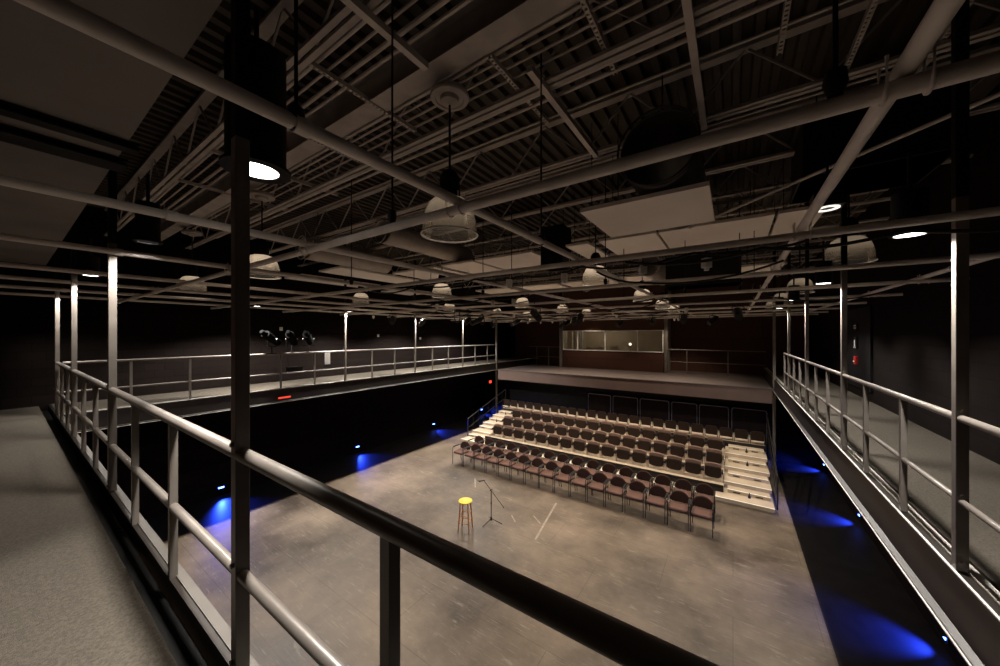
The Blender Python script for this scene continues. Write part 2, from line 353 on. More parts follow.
def post(x, y, label, z0=3.372, z1=ZC-0.02, w=0.06, grp=None):
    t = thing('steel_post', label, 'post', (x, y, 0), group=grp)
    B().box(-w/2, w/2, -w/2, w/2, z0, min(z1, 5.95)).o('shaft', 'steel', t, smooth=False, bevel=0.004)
    B().box(-w/2, w/2, -w/2, w/2, min(z1, 5.95), z1).o('shaded_upper_shaft', 'black', t, smooth=False, label='upper length blackened as shade above the lamps')  # black colour puts in the shade above lamp level
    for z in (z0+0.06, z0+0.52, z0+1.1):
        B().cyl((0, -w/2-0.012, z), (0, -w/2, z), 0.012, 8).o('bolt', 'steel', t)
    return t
pl = ['tall black steel post in the left foreground crossing the whole picture', 'steel post of the near railing, the widest of the three lit ones at far left',
      'lit steel post of the near railing, middle of the three at far left', 'lit steel post at the corner where the near railing meets the left gallery']
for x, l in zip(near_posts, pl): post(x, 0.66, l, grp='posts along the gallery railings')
for i, (y, l) in enumerate(zip(right_posts, ['nearest', 'second nearest', 'third nearest', 'farthest'])):
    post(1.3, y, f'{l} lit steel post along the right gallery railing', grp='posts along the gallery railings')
for i, (y, l) in enumerate(zip(left_posts, ['nearest', 'second nearest', 'third nearest', 'farthest'])):
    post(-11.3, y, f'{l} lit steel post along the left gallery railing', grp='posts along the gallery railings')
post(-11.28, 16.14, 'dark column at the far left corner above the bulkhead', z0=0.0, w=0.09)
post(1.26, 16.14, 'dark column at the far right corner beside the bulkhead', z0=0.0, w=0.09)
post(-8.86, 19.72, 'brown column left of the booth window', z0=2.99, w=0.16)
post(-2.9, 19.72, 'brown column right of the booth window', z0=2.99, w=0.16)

# ------------------------------------------------------------------ control booth
bo = B()
bo.box(BX0, BX1, YB, YB+0.12, 2.99, 4.04).box(BX0, BX1, YB, YB+0.12, 5.24, ZC)
struct(bo.o('wall_booth', 'wallx', smooth=False))
br = B()
br.box(BX0-0.1, BX0, YB+0.13, YF+2.6, 3.0, ZC-0.3).box(BX1, BX1+0.1, YB+0.13, YF+2.6, 3.0, ZC-0.3)
br.box(BX0, BX1, YF+2.5, YF+2.6, 3.0, 5.9).box(BX0, BX1, YB+0.12, YF+2.5, 5.8, 5.9)
struct(br.o('wall_booth_inner', 'beige', smooth=False))
struct(B().box(BX0, BX1, YF, YF+2.5, 2.8, 2.99).o('floor', 'blackfloor', smooth=False))
wn = thing('window_1', 'wide control booth window above the far gallery', 'window', (BX0, YB, 4.04)); wn['kind'] = 'structure'
W = BX1-BX0
fb = B().box(0, W, -0.03, 0.1, 0, 0.05).box(0, W, -0.03, 0.1, 1.15, 1.2).box(0, 0.05, -0.03, 0.1, 0.05, 1.15).box(W-0.05, W, -0.03, 0.1, 0.05, 1.15)
for k in (0.95, 2.62, 4.4): fb.box(k-0.03, k+0.03, -0.01, 0.08, 0.05, 1.15)
fb.o('window_frame', 'whitemetal', wn, smooth=False)
B().box(0.05, W-0.05, 0.03, 0.036, 0.05, 1.15).o('pane', 'glass', wn, smooth=False)
tag(B().box(BX0+0.05, BX1-0.05, YB+0.3, YB+1.0, 3.85, 3.9).box(BX0+0.3, BX0+0.36, YB+0.4, YB+0.9, 2.99, 3.85).box(BX1-0.36, BX1-0.3, YB+0.4, YB+0.9, 2.99, 3.85).o('counter', 'beige', smooth=False), 'long counter inside the booth behind the window', 'counter')
def booth_chair(x, lab):
    t = thing('office_chair', lab, 'chair', (x, YB+1.25, 2.99), group='chairs in the control booth')
    B().prism([(0.24*math.cos(a)*1.0, 0.98+0.3*math.sin(a)) for a in [PI*k/10 for k in range(11)]]+[(-0.24, 0.75), (0.24, 0.75)], 'Y', 0.17, 0.23).o('backrest', 'beige', t)
    B().box(-0.24, 0.24, -0.22, 0.22, 0.52, 0.6).o('seat', 'beige', t, bevel=0.03)
    B().cyl((0, 0, 0.1), (0, 0, 0.52), 0.03, 10).bar((0, 0.2, 0.55), (0, 0.22, 0.9), 0.05, 0.02).o('column', 'blackmetal', t)
    b = B()
    for k in range(5): b.bar((0, 0, 0.1), (0.28*math.cos(k*1.2566), 0.28*math.sin(k*1.2566), 0.03), 0.04, 0.03)
    b.o('base', 'blackmetal', t)
for x, l in ((-7.55, 'leftmost rounded chair back behind the booth window'), (-6.85, 'second rounded chair back behind the booth window'), (-5.35, 'third chair back, beside the booth equipment'), (-3.75, 'rightmost rounded chair back behind the booth window')): booth_chair(x, l)
t = thing('desk_lamp', 'small lit globe lamp behind the booth window', 'lamp', (-4.9, YB+0.8, 3.9))
B().cyl((0, 0, 0), (0, 0, 0.02), 0.09, 16).cyl((0, 0, 0.02), (0, 0, 0.48), 0.012, 8).o('stand', 'blackmetal', t)
b = B(); bmesh.ops.create_uvsphere(b.bm, u_segments=16, v_segments=10, radius=0.075, matrix=Matrix.Translation((0, 0, 0.54))); b.o('globe', 'bulb', t)
for x, w, l in ((-5.75, 0.5, 'pale monitor left of the globe lamp in the booth'), (-4.4, 0.55, 'pale monitor right of the globe lamp in the booth')):
    t = thing('monitor', l, 'monitor', (x, YB+0.7, 3.9))
    B().box(-w/2, w/2, -0.02, 0.02, 0.1, 0.42).o('screen', 'beige', t, bevel=0.01)
    B().box(-0.1, 0.1, -0.08, 0.08, 0, 0.015).cyl((0, 0.03, 0.01), (0, 0.03, 0.2), 0.02, 8).o('stand', 'blackmetal', t)
tag(B().box(-8.62, -8.0, YF-0.2, YF-0.12, 2.99, 5.3).o('screen_panel', 'whitemetal', smooth=False), 'bright white panel at the left end inside the booth', 'panel')
light('booth_light', 'POINT', (-7.2, YB+2.2, 5.4), 22, (1.0, 0.84, 0.62), size=0.15)
light('booth_lamp_light', 'POINT', (-4.9, YB+0.8, 4.72), 5, (1.0, 0.84, 0.62), size=0.1)

# black folding flats below the bulkhead
for i, (x0, x1) in enumerate(((-6.28, -5.08), (-5.0, -3.79), (-3.71, -2.42), (-2.34, -1.3), (-1.24, -0.14), (-0.06, 1.14))):
    t = thing('black_flat', f'black flat with thin metal edging behind the seating, {ORD[i]} from the left', 'flat', (x0, 17.38, 0), group='black flats below the bulkhead')
    w = x1-x0
    B().box(0.03, w-0.03, -0.01, 0.03, 0.02, 1.9).o('board', 'drape', t, smooth=False)
    B().tube(bend([(0.02, 0, 0), (0.02, 0, 1.92), (w-0.02, 0, 1.92), (w-0.02, 0, 0)], 0.1), 0.02, 8).o('edging', 'bluemetal', t)

# ------------------------------------------------------------------ ceiling structure
GZ = 5.8; GR = 0.03; UZ = GZ+2*GR
low_y = [1.65, 3.65, 5.67, 7.8, 10.1, 12.3, 14.4, 16.5, 18.2]
up_x = [-12.5, -10.7, -9.0, -7.4, -5.3, -3.36, -1.47, 0.46, 2.36]
ubm = bmesh.new()
tube(ubm, [(0, 0.036, 0.1)]+[(0, 0.036*math.cos(a), -0.036*math.sin(a)) for a in [PI*k/8 for k in range(9)]]+[(0, -0.036, 0.1)], 0.006, 6)
ume = bpy.data.meshes.new('u_bolt'); bmesh.ops.recalc_face_normals(ubm, faces=ubm.faces); ubm.to_mesh(ume); ubm.free(); ume.materials.append(M['pipe'])
for i, y in enumerate(low_y):
    t = thing('grid_pipe', f'grey lighting-grid pipe crossing the room left to right, {ORD[i]} from the near gallery', 'pipe', (0, y, GZ), group='lighting grid pipes running across the room')
    B().cyl((XL+0.02, 0, 0), (XR-0.02, 0, 0), GR, 18).o('tube', 'pipe', t)
    for x in up_x:
        for dx in (-0.05, 0.05):
            u = bpy.data.objects.new('u_bolt', ume); COL.objects.link(u); u.parent = t; u.location = (x+dx, 0, 0)
for i, x in enumerate(up_x):
    lab = f'grey lighting-grid pipe running away from the camera, {ORD[i]} from the left wall'
    t = thing('grid_pipe', lab, 'pipe', (x, 0, UZ), group='lighting grid pipes running away from the camera')
    B().cyl((0, YN+0.02, 0), (0, 18.4, 0), GR, 18).o('tube', 'pipe', t)
    for y in (0.7, 7.0, 13.2): B().cyl((0, y-0.03, 0), (0, y+0.03, 0), GR+0.007, 18).o('coupling', 'pipe', t)

joist_y = [1.55+1.55*k for k in range(12)]
for i, y in enumerate(joist_y):
    t = thing('roof_joist', f'open-web steel joist under the roof deck, {ORD[i]} from the near gallery', 'joist', (0, y, 0), group='open-web roof joists')
    B().box(XL+0.02, XR-0.02, -0.065, -0.015, 7.5, 7.535).box(XL+0.02, XR-0.02, 0.015, 0.065, 7.5, 7.535).o('bottom_chord', 'joist', t, smooth=False)
    B().box(XL+0.02, XR-0.02, -0.06, 0.06, 8.14, 8.185).o('top_chord', 'joist', t, smooth=False)
    b = B(); x = XL+0.3; up = True
    while x < XR-0.7:
        b.bar((x, 0, 7.52 if up else 8.16), (x+0.62, 0, 8.16 if up else 7.52), 0.022); x += 0.62; up = not up
    b.o('web', 'joist', t, smooth=False)
def beam_label(b, l): return tag(b, l, 'beam')
beam_label(B().box(XL+0.02, XR-0.02, 2.28, 2.5, 7.56, 7.575).box(XL+0.02, XR-0.02, 2.38, 2.4, 7.575, 7.9).box(XL+0.02, XR-0.02, 2.28, 2.5, 7.9, 7.915).o('ceiling_beam', 'joist', smooth=False), 'wide flat grey beam passing beside the big pendant canopy')
for x, w, l in ((-4.17, 0.12, 'narrow dark beam under the pale soffit at upper left'), (-4.68, 0.24, 'wide dark beam under the pale soffit at upper left')):
    beam_label(B().box(x-w/2, x+w/2, YN+0.02, 0.66, 6.58, 6.595).box(x-0.01, x+0.01, YN+0.02, 0.66, 6.55, 6.58).box(x-w/2, x+w/2, YN+0.02, 0.66, 6.535, 6.55).o('ceiling_beam', 'black', smooth=False), l)

# conduits beneath the deck, running across the room
cond_y = [(1.74, 7.66), (1.86, 7.66), (1.98, 7.64), (2.1, 7.66), (2.62, 7.64), (2.74, 7.66), (2.86, 7.66), (2.98, 7.64), (3.24, 7.56), (3.36, 7.56), (3.72, 7.6), (4.78, 7.56), (4.9, 7.56), (6.3, 7.6), (6.42, 7.6)]
for i, (y, z) in enumerate(cond_y):
    x0 = -11.5+random.random()*4; x1 = 0.6+random.random()*2
    r = random.choice((0.014, 0.018, 0.022))
    pts = [(x0, y, z), (x1, y, z)]
    if i % 3 == 0: pts = [(x0-0.05, y, z+0.4), (x0, y, z), (x1, y, z)]
    tag(B().tube(bend(pts, 0.25), r, 8).o('conduit', 'conduit'), f'thin grey conduit under the roof deck, {ORD[i]} in the run counted from the near gallery', 'conduit', 'conduits under the roof deck')
# perforated struts carrying them
def strut(x, y0, y1, z, lab):
    b = B().box(x-0.022, x-0.018, y0, y1, z, z+0.045).box(x+0.018, x+0.022, y0, y1, z, z+0.045)
    y = y0
    b.box(x-0.022, x-0.012, y0, y1, z, z+0.004).box(x+0.012, x+0.022, y0, y1, z, z+0.004)
    while y < y1-0.02:
        b.box(x-0.012, x+0.012, y, y+0.025, z, z+0.004); y += 0.05
    tag(b.o('strut_channel', 'conduit', smooth=False), lab, 'strut', 'perforated struts under the conduits')
for i, (x, y0, y1) in enumerate(((-7.6, 1.6, 3.4), (-6.0, 1.6, 3.5), (-4.55, 1.6, 3.4), (-3.3, 1.65, 2.95), (-1.85, 2.55, 3.75), (-0.95, 1.65, 3.4), (0.35, 2.2, 4.0), (0.9, 3.4, 5.2), (1.5, 3.4, 5.2))):
    strut(x, y0, y1, 7.545, f'perforated grey strut under the conduits, {ORD[i]} from the left')
for i, (x, y0, y1) in enumerate(((-2.32, 1.1, 2.2), (-1.55, 2.75, 4.6), (-0.28, 2.5, 4.7))):
    tag(B().box(x-0.03, x+0.03, y0, y1, 7.42, 7.48).o('ceiling_bar', 'conduit', smooth=False), f'smooth square bar hung below the conduits, {ORD[i]} from the left', 'bar', 'square bars below the conduits')
# diagonal brace crossing behind the right grid pipe
tag(B().cyl((1.57+0.5, 4.0-0.55, 6.7), (-0.57, 6.2, 6.7), 0.017, 10).o('brace_rod', 'conduit'), 'thin diagonal rod crossing behind the grid pipe at upper right', 'rod')
# hanger rods from the joists to the grid
hr = [(-2.1, 1.65), (-1.47, 2.83), (-1.47, 0.68), (0.296, 1.65), (-5.25, 3.3), (-3.36, 5.3), (0.1, 7.8), (0.32, 7.8), (-0.8, 7.8), (-1.75, 5.67), (-2.0, 7.8), (-6.4, 5.67), (-4.3, 5.67), (-7.4, 7.2)]
for i, (x, y) in enumerate(hr):
    tag(B().cyl((x, y, GZ+0.03), (x, y, 7.6), 0.008, 6).lathe([(0, 0.1), (0.03, 0.09), (0.035, 0.05), (0.02, 0.0), (0, 0)], 10, (x, y, GZ+0.03)).o('hanger_rod', 'blackmetal'), f'{ORD[i]} thin rod holding up the grid, {"near" if y < 4 else "middle"} part of the room', 'rod', 'hanger rods of the lighting grid')

# acoustic panels hung at 6.9 m, each on two rods
def cloud(x0, x1, y0, y1, lab, z=6.9, fxs=(0.15, 0.85)):
    t = thing('acoustic_panel', lab, 'panel', (x0, y0, z), group='pale acoustic panels under the roof')
    B().box(0, x1-x0, 0, y1-y0, 0, 0.05).o('board', 'panel', t, smooth=False)
    for fx in fxs:
        for fy in (0.15, 0.85): B().cyl(((x1-x0)*fx, (y1-y0)*fy, 0.05), ((x1-x0)*fx, (y1-y0)*fy, 1.25), 0.006, 6).o('hanger', 'blackmetal', t)
cloud(-1.66, -0.21, 4.29, 5.68, 'pale panel hanging right of centre below the dark round duct, nearest of the panels', z=6.6, fxs=(0.06, 0.3))
for i, (x0, x1) in enumerate(((-8.8, -6.95), (-6.72, -5.6), (-5.5, -3.85), (-3.0, -2.5), (-2.28, -1.2), (-1.15, 0.55), (0.6, 1.16))):
    cloud(x0, x1, 6.92, 9.0, f'pale panel in the long middle row across the room, {ORD[i]} from the left')
for i, (x0, x1) in enumerate(((-9.4, -7.6), (-7.4, -5.5), (-5.3, -3.5), (-3.3, -1.6), (-1.5, 0.1), (0.2, 1.15))):
    cloud(x0, x1, 11.75, 13.0, f'pale panel in the farther row across the room, {ORD[i]} from the left')
cloud(-2.0, 0.0, 14.0, 16.0, 'pale panel hanging in front of the far gallery on the right')
cloud(-12.6, -11.4, 5.45, 8.4, 'pale panel over the left gallery against the left wall')
cloud(-10.38, -9.2, 5.45, 8.4, 'pale panel over the left gallery railing')
cloud(-13.0, -11.4, 9.6, 11.25, 'pale panel over the left gallery, behind the other two')
# dark drop boxes between the panels
for x, y, w, d, z0, z1, l in ((-3.45, 7.4, 0.55, 0.5, 6.55, 7.5, 'black box duct hanging between two panels in the middle row'), (-0.6, 9.45, 1.5, 0.7, 6.15, 6.85, 'black loudspeaker cabinet hanging under the panels right of centre'),
                          (-9.5, 11.0, 1.0, 0.7, 6.3, 6.9, 'black box hanging below the roof on the left, behind a pendant'), (1.3, 6.0, 1.2, 1.0, 6.9, 7.6, 'dark box duct under the roof at upper right')):
    tag(B().box(x-w/2, x+w/2, y-d/2, y+d/2, z0, z1).box(x-w/2-0.02, x+w/2+0.02, y-d/2-0.02, y+d/2+0.02, z0, z0+0.04).cyl((x-w/3, y, z1), (x-w/3, y, 8.15), 0.008, 6).cyl((x+w/3, y, z1), (x+w/3, y, 8.15), 0.008, 6).o('hanging_box', 'black', smooth=False), l, 'box')

# spiral ducts
def duct(name, x, y0, y1, z, r, m, lab):
    t = thing(name, lab, 'duct', (x, y0, z))
    n = int((y1-y0)/0.06); rings = [(r*(1.012 if k % 2 else 1.0), k*(y1-y0)/n) for k in range(n+1)]
    bm = bmesh.new(); seg = 40; R = []
    for rr, yy in rings: R.append([bm.verts.new((rr*math.cos(2*PI*k/seg), yy+0.06*k/seg*2, rr*math.sin(2*PI*k/seg))) for k in range(seg)])
    for a, b in zip(R, R[1:]):
        for k in range(seg-1): bm.faces.new((a[k], a[k+1], b[k+1], b[k]))
        bm.faces.new((a[seg-1], a[0], b[0], b[seg-1]))
    o = obj('shell', bm, m, t); s = o.modifiers.new('s', 'SOLIDIFY'); s.thickness = 0.01
    b = B(); b.tube([((r+0.015)*math.cos(2*PI*k/40), 0.0, (r+0.015)*math.sin(2*PI*k/40)) for k in range(41)], 0.012, 6)
    b.o('end_collar', m, t)
    for yy in (0.4, y1-y0-0.4): B().cyl((0, yy, r), (0, yy, 8.15-z), 0.008, 6).o('hanger', 'blackmetal', t)
duct('spiral_duct', -6.3, 4.6, 7.5, 7.23, 0.24, 'duct', 'pale spiral duct left of centre behind the big glass pendant')
duct('spiral_duct', -0.70, 4.08, 6.0, 7.075, 0.4, 'darkduct', 'black round duct with its open end facing the camera above the nearest panel')
duct('spiral_duct', -8.8, 4.2, 6.6, 7.15, 0.27, 'duct', 'pale spiral duct above the left part of the stage')
duct('spiral_duct', -1.75, 9.2, 11.2, 6.75, 0.26, 'duct', 'short pale duct under the panels behind the centre pendant')

# ------------------------------------------------------------------ pendants
WARM = (1.0, 0.825, 0.635)
prof = []
for k in range(15):
    a = PI/2*k/14; prof.append((0.09+0.185*math.sin(a)**0.8, 0.34*math.cos(a)))
prof = [(p[0], p[1]) for p in prof] + [(0.285, -0.03)]
def make_pendant(label):
    t = thing('pendant_light', label, 'pendant light', group='glass dome pendants over the stage')
    bm = bmesh.new(); lathe(bm, prof, 40); o = obj('shade', bm, 'dome', t)
    b = B(); b.tube([(0.286*math.cos(2*PI*k/40), 0.286*math.sin(2*PI*k/40), -0.03) for k in range(41)], 0.008, 6); b.o('rim', 'whitemetal', t)
    B().lathe([(0, 0.62), (0.06, 0.62), (0.1, 0.56), (0.11, 0.36), (0.1, 0.33), (0, 0.33)], 20).o('ballast', 'black', t)
    B().cyl((0, 0, 0.62), (0, 0, 1.3), 0.012, 8).o('stem', 'blackmetal', t)
    B().lathe([(0, 1.42), (0.19, 1.42), (0.2, 1.38), (0.19, 1.36), (0.15, 1.355), (0.14, 1.37), (0.1, 1.37), (0.09, 1.33), (0.03, 1.3), (0, 1.3)], 28).o('canopy', 'joist', t)
    return t
pen = []
rows = [('nearest', 2.6), ('second', 7.1), ('third', 11.6), ('fourth', 15.4), ('farthest', 18.7)]
cols = [('over the left gallery edge', -10.72), ('over the left of the stage', -6.85), ('over the right of the stage', -2.4), ('over the right gallery', 1.42)]
proto = None
for cn, x in cols:
    for rn, y in rows:
        if x > 0 and y < 5: continue
        lab = f'glass dome pendant {cn}, {rn} of its row'
        if x == -2.4 and y == 2.6: lab = 'large clear glass dome pendant hanging in the centre foreground'
        loc = (x, y, 6.05 if y < 5 else 6.1)
        if proto is None: proto = make_pendant(lab); proto.location = loc; p = proto
        else: p = dup(proto, loc, lab)
        if x in (-6.85, -2.4):
            light('pendant_lamp', 'SPOT', (x, y, loc[2]+0.02), {2.6: 55 if x > -3 else 120, 7.1: 250, 11.6: 1050, 15.4: 480, 18.7: 150}[y], WARM, size=0.1, spot=108, blend=0.5)
            light('pendant_glow', 'POINT', (x, y, loc[2]+0.2), 1.0 if x == -2.4 and y < 5 else 3.0, WARM, size=0.06)
        else:
            light('pendant_glow', 'POINT', (x, y, loc[2]+0.2), 2.0 if x < 0 else 0.8, WARM, size=0.06)

# ------------------------------------------------------------------ gallery downlights
COOL = (1.0, 0.95, 0.88)
def downlight(x, y, z, rl, rh, h, label, e, recess=0.0, spot=140, lens=True):
    t = thing('downlight', label, 'downlight', (x, y, z), group='downlights along the galleries')
    B().lathe([(0, h), (rh*0.86, h), (rh*0.86, 0.03), (rh, 0.02), (rh, 0.0), (rl, 0.0), (rl, 0.012+recess), (0, 0.012+recess)], 28).o('housing', 'black', t)
    B().lathe([(0, 0.008+recess), (rl*0.97, 0.008+recess), (rl*0.97, 0.004+recess), (0, 0.004+recess)], 28).o('lens', 'lampwhite', t)
    B().cyl((0, 0, h), (0, 0, min(h+0.3, 8.1-z)), 0.015, 8).o('stem', 'blackmetal', t)
    light('downlight_lamp', 'SPOT', (x, y, z-0.01), e, COOL, size=rl*0.8, spot=spot, blend=0.35)
EG = 240
downlight(-2.53, 0.93, 6.05, 0.125, 0.19, 0.75, 'big black can downlight above the near railing beside the foreground post', EG*4, spot=84)
downlight(-4.98, 0.86, 5.95, 0.08, 0.11, 0.4, 'black can downlight above the near railing, second along from the foreground post', EG, recess=0.12)
downlight(-8.3, 0.8, 5.92, 0.085, 0.11, 0.3, 'lit downlight above the near railing beside the middle far post', EG)
downlight(-11.1, 0.8, 5.9, 0.085, 0.11, 0.3, 'lit downlight in the far left corner of the galleries', EG)
for i, y in enumerate((3.83, 6.77, 9.7, 12.5)):
    downlight(1.09, y, 5.74, 0.085, 0.11, 0.32, f'lit downlight along the right gallery, {ORD[i]} from the near end', EG*1.8)
for i, y in enumerate((4.12, 6.95, 10.35, 13.3)):
    downlight(-11.17, y, 5.8, 0.085, 0.11, 0.32, f'lit downlight along the left gallery, {ORD[i]} from the near end', EG*6)
# square work light at the right
t = thing('hanging_work_light', 'square ring work light beside the grid pipe at upper right', 'light', (0.66, 3.95, 6.05))
B().box(-0.1, 0.1, -0.1, 0.1, 0.02, 0.14).cyl((0, 0, 0.14), (0, 0, 0.9), 0.01, 6).o('housing', 'black', t, smooth=False)
B().lathe([(0.05, 0.012), (0.08, 0.012), (0.08, 0.02), (0.05, 0.02), (0.05, 0.012)], 24).o('ring', emis('dim_ring', (1, 0.93, 0.82), 1.3), t)

# blue step lights low on the side walls
def step_light(x, y, s, lab, e=45):
    t = thing('step_light', lab, 'step light', (x, y, 0.2), group='blue step lights along the walls')
    B().box(min(0, s*0.05), max(0, s*0.05), -0.11, 0.11, -0.02, 0.09).box(min(0, s*0.12), max(0, s*0.12), -0.11, 0.11, 0.09, 0.1).o('housing', 'black', t, smooth=False)
    B().box(min(s*0.052, s*0.06), max(s*0.052, s*0.06), -0.07, 0.07, 0.02, 0.06).o('lens', 'blueled', t, smooth=False)
    light('step_lamp', 'SPOT', (x+s*0.09, y, 0.24), e, (0.02, 0.06, 1.0), size=0.03, spot=72 if s > 0 else 92, blend=0.9, aim=(x+s*(1.35 if s > 0 else 0.5), y, 0.0))
for i, y in enumerate((3.88, 8.55, 13.0, 17.2)): step_light(XL, y, 1, f'blue step light low on the left wall, {ORD[i]} from the near end', 420)
for i, y in enumerate((8.4, 12.8, 17.0)): step_light(XR, y, -1, f'blue step light low on the right wall, {ORD[i]} from the near end', 480)

# ------------------------------------------------------------------ stage things
t = thing('bar_stool', 'wooden bar stool with a yellow seat standing on the stage', 'stool', (-5.66, 6.72, 0))
B().lathe([(0, 0.76), (0.14, 0.76), (0.172, 0.75), (0.175, 0.735), (0.165, 0.722), (0, 0.722)], 32).o('seat', 'yellow', t)
fe = [(0.145, 0.145), (-0.145, 0.145), (-0.145, -0.145), (0.145, -0.145)]
tp = [(0.1, 0.1), (-0.1, 0.1), (-0.1, -0.1), (0.1, -0.1)]
for (a, b), (c, d) in zip(fe, tp): B().cyl((a, b, 0), (c, d, 0.725), 0.019, 10, 0.017).o('leg', 'wood', t)
for z in (0.22, 0.4):
    for k in range(4):
        f = z+0.05*(k % 2); l = lambda q: Vector((*fe[q % 4], 0)).lerp(Vector((*tp[q % 4], 0.725)), f/0.725)
        B().cyl(l(k), l(k+1), 0.011, 8).o('rung', 'wood', t)
t.rotation_euler = (0, 0, 0.35)
t = thing('microphone_stand', 'black boom microphone stand on the stage right of the stool', 'microphone stand', (-5.3, 7.35, 0))
B().cyl((0, 0, 0.1), (0, 0, 0.86), 0.012, 10).cyl((0, 0, 0.07), (0, 0, 0.16), 0.022, 12).cyl((0, 0, 0.5), (0, 0, 0.55), 0.017, 10).o('pole', 'blackmetal', t)
for a in (0.35, 2.4, 4.5): B().tube([(0, 0, 0.12), (0.3*math.cos(a), 0.3*math.sin(a), 0.012)], 0.009, 8).o('leg', 'blackmetal', t)
p0 = Vector((-0.2, -0.06, 1.1)); p1 = Vector((0.4, 0.02, 0.5))
B().cyl(p0, p1, 0.008, 8).cyl(Vector((0, -0.03, 0.875)), Vector((0, 0.03, 0.875)), 0.02, 10).o('boom', 'blackmetal', t)
m = B().cyl(p0+Vector((0.03, 0, 0.01)), p0+Vector((-0.13, -0.05, -0.04)), 0.011, 10, 0.016)
bmesh.ops.create_uvsphere(m.bm, u_segments=12, v_segments=8, radius=0.027, matrix=Matrix.Translation(p0+Vector((-0.15, -0.057, -0.05))))
mic = m.o('microphone', 'blackmetal', t)
B().lathe([(0.022, -0.01), (0.028, -0.01), (0.028, 0.01), (0.022, 0.01), (0.022, -0.01)], 12, p0+Vector((-0.15, -0.057, -0.05))).o('grille_ring', 'whitemetal', mic)
def tape(p, q, w, lab):
    p, q = Vector((*p, 0)), Vector((*q, 0)); d = (q-p).normalized(); n = Vector((-d.y, d.x, 0))*w/2
    bm = bmesh.new(); vs = [p-n, q-n, q+n, p+n]; lo = [bm.verts.new(v+Vector((0, 0, 0.0002))) for v in vs]; hi = [bm.verts.new(v+Vector((0, 0, 0.0022))) for v in vs]
    bm.faces.new(hi); bm.faces.new(lo[::-1])
    for k in range(4): bm.faces.new((lo[k], lo[(k+1) % 4], hi[(k+1) % 4], hi[k]))
    tag(obj('floor_tape', bm, 'tape', smooth=False), lab, 'tape')
tape((-4.33, 9.3), (-3.98, 7.35), 0.05, 'long strip of worn white tape on the stage right of the microphone stand')
tape((-5.06, 7.98), (-4.8, 7.75), 0.035, 'short pale tape mark on the stage just right of the microphone boom')
tape((-7.4, 9.3), (-6.95, 8.75), 0.04, 'pale tape mark on the stage left of the front chairs')
tape((-4.55, 8.3), (-4.2, 8.05), 0.03, 'small pale tape mark beside the long tape strip')

# ------------------------------------------------------------------ front chairs
def make_armchair(label):
    t = thing('armchair', label, 'chair', group='round-backed chairs on the stage floor')
    for s in (-1, 1):
        # front leg rises and bends back into the armrest, rear leg carries the back
        B().tube(bend([(s*0.24, -0.24, 0), (s*0.24, -0.24, 0.64), (s*0.24, 0.2, 0.64)], 0.05), 0.011, 8).o('front_leg', 'blackmetal', t)
        B().tube([(s*0.24, 0.26, 0), (s*0.24, 0.2, 0.4), (s*0.24, 0.22, 0.66)], 0.011, 8).o('rear_leg', 'blackmetal', t)
        B().box(s*0.24-0.022, s*0.24+0.022, -0.2, 0.14, 0.65, 0.672).o('armrest', 'blackmetal', t, bevel=0.008)
    for y in (-0.2, 0.2): B().tube([(-0.24, y, 0.41), (0.24, y, 0.41)], 0.01, 6).o('seat_frame', 'blackmetal', t)
    b = B(); pts = []
    for cx, cy, a0 in ((0.16, 0.15, 0), (-0.16, 0.15, 1), (-0.16, -0.16, 2), (0.16, -0.16, 3)):
        for k in range(5):
            a = PI/2*(a0+k/4); pts.append((cx+0.07*math.cos(a), cy+0.07*math.sin(a)))
    b.prism(pts, 'Z', 0.42, 0.485); b.o('seat', 'seatfab', t, bevel=0.02)
    pts = [(0.235*math.cos(PI*k/14), 0.53+0.255*math.sin(PI*k/14)**0.88) for k in range(15)]
    pts += [(-0.225, 0.5), (-0.18, 0.485), (0.18, 0.485), (0.225, 0.5)]
    o = B(); o.prism(pts, 'Y', 0.2, 0.265); o.o('backrest', 'backfab', t, bevel=0.022)
    for x in (-0.1, 0.1): B().bar((x, 0.24, 0.42), (x, 0.25, 0.6), 0.03, 0.012).o('back_bracket', 'blackmetal', t)
    return t
proto = None
for rn, y in (('front', 10.12), ('second', 11.02)):
    for k in range(16):
        x = -8.72+k*0.538+random.uniform(-0.008, 0.008)
        lab = f'brown round-backed armchair in the {rn} row on the floor, {ORD[k]} from the left'
        if proto is None: proto = make_armchair(lab); proto.location = (x, y, 0)
        else: dup(proto, (x, y+random.uniform(-0.015, 0.015), 0), lab, rz=random.uniform(-0.03, 0.03))

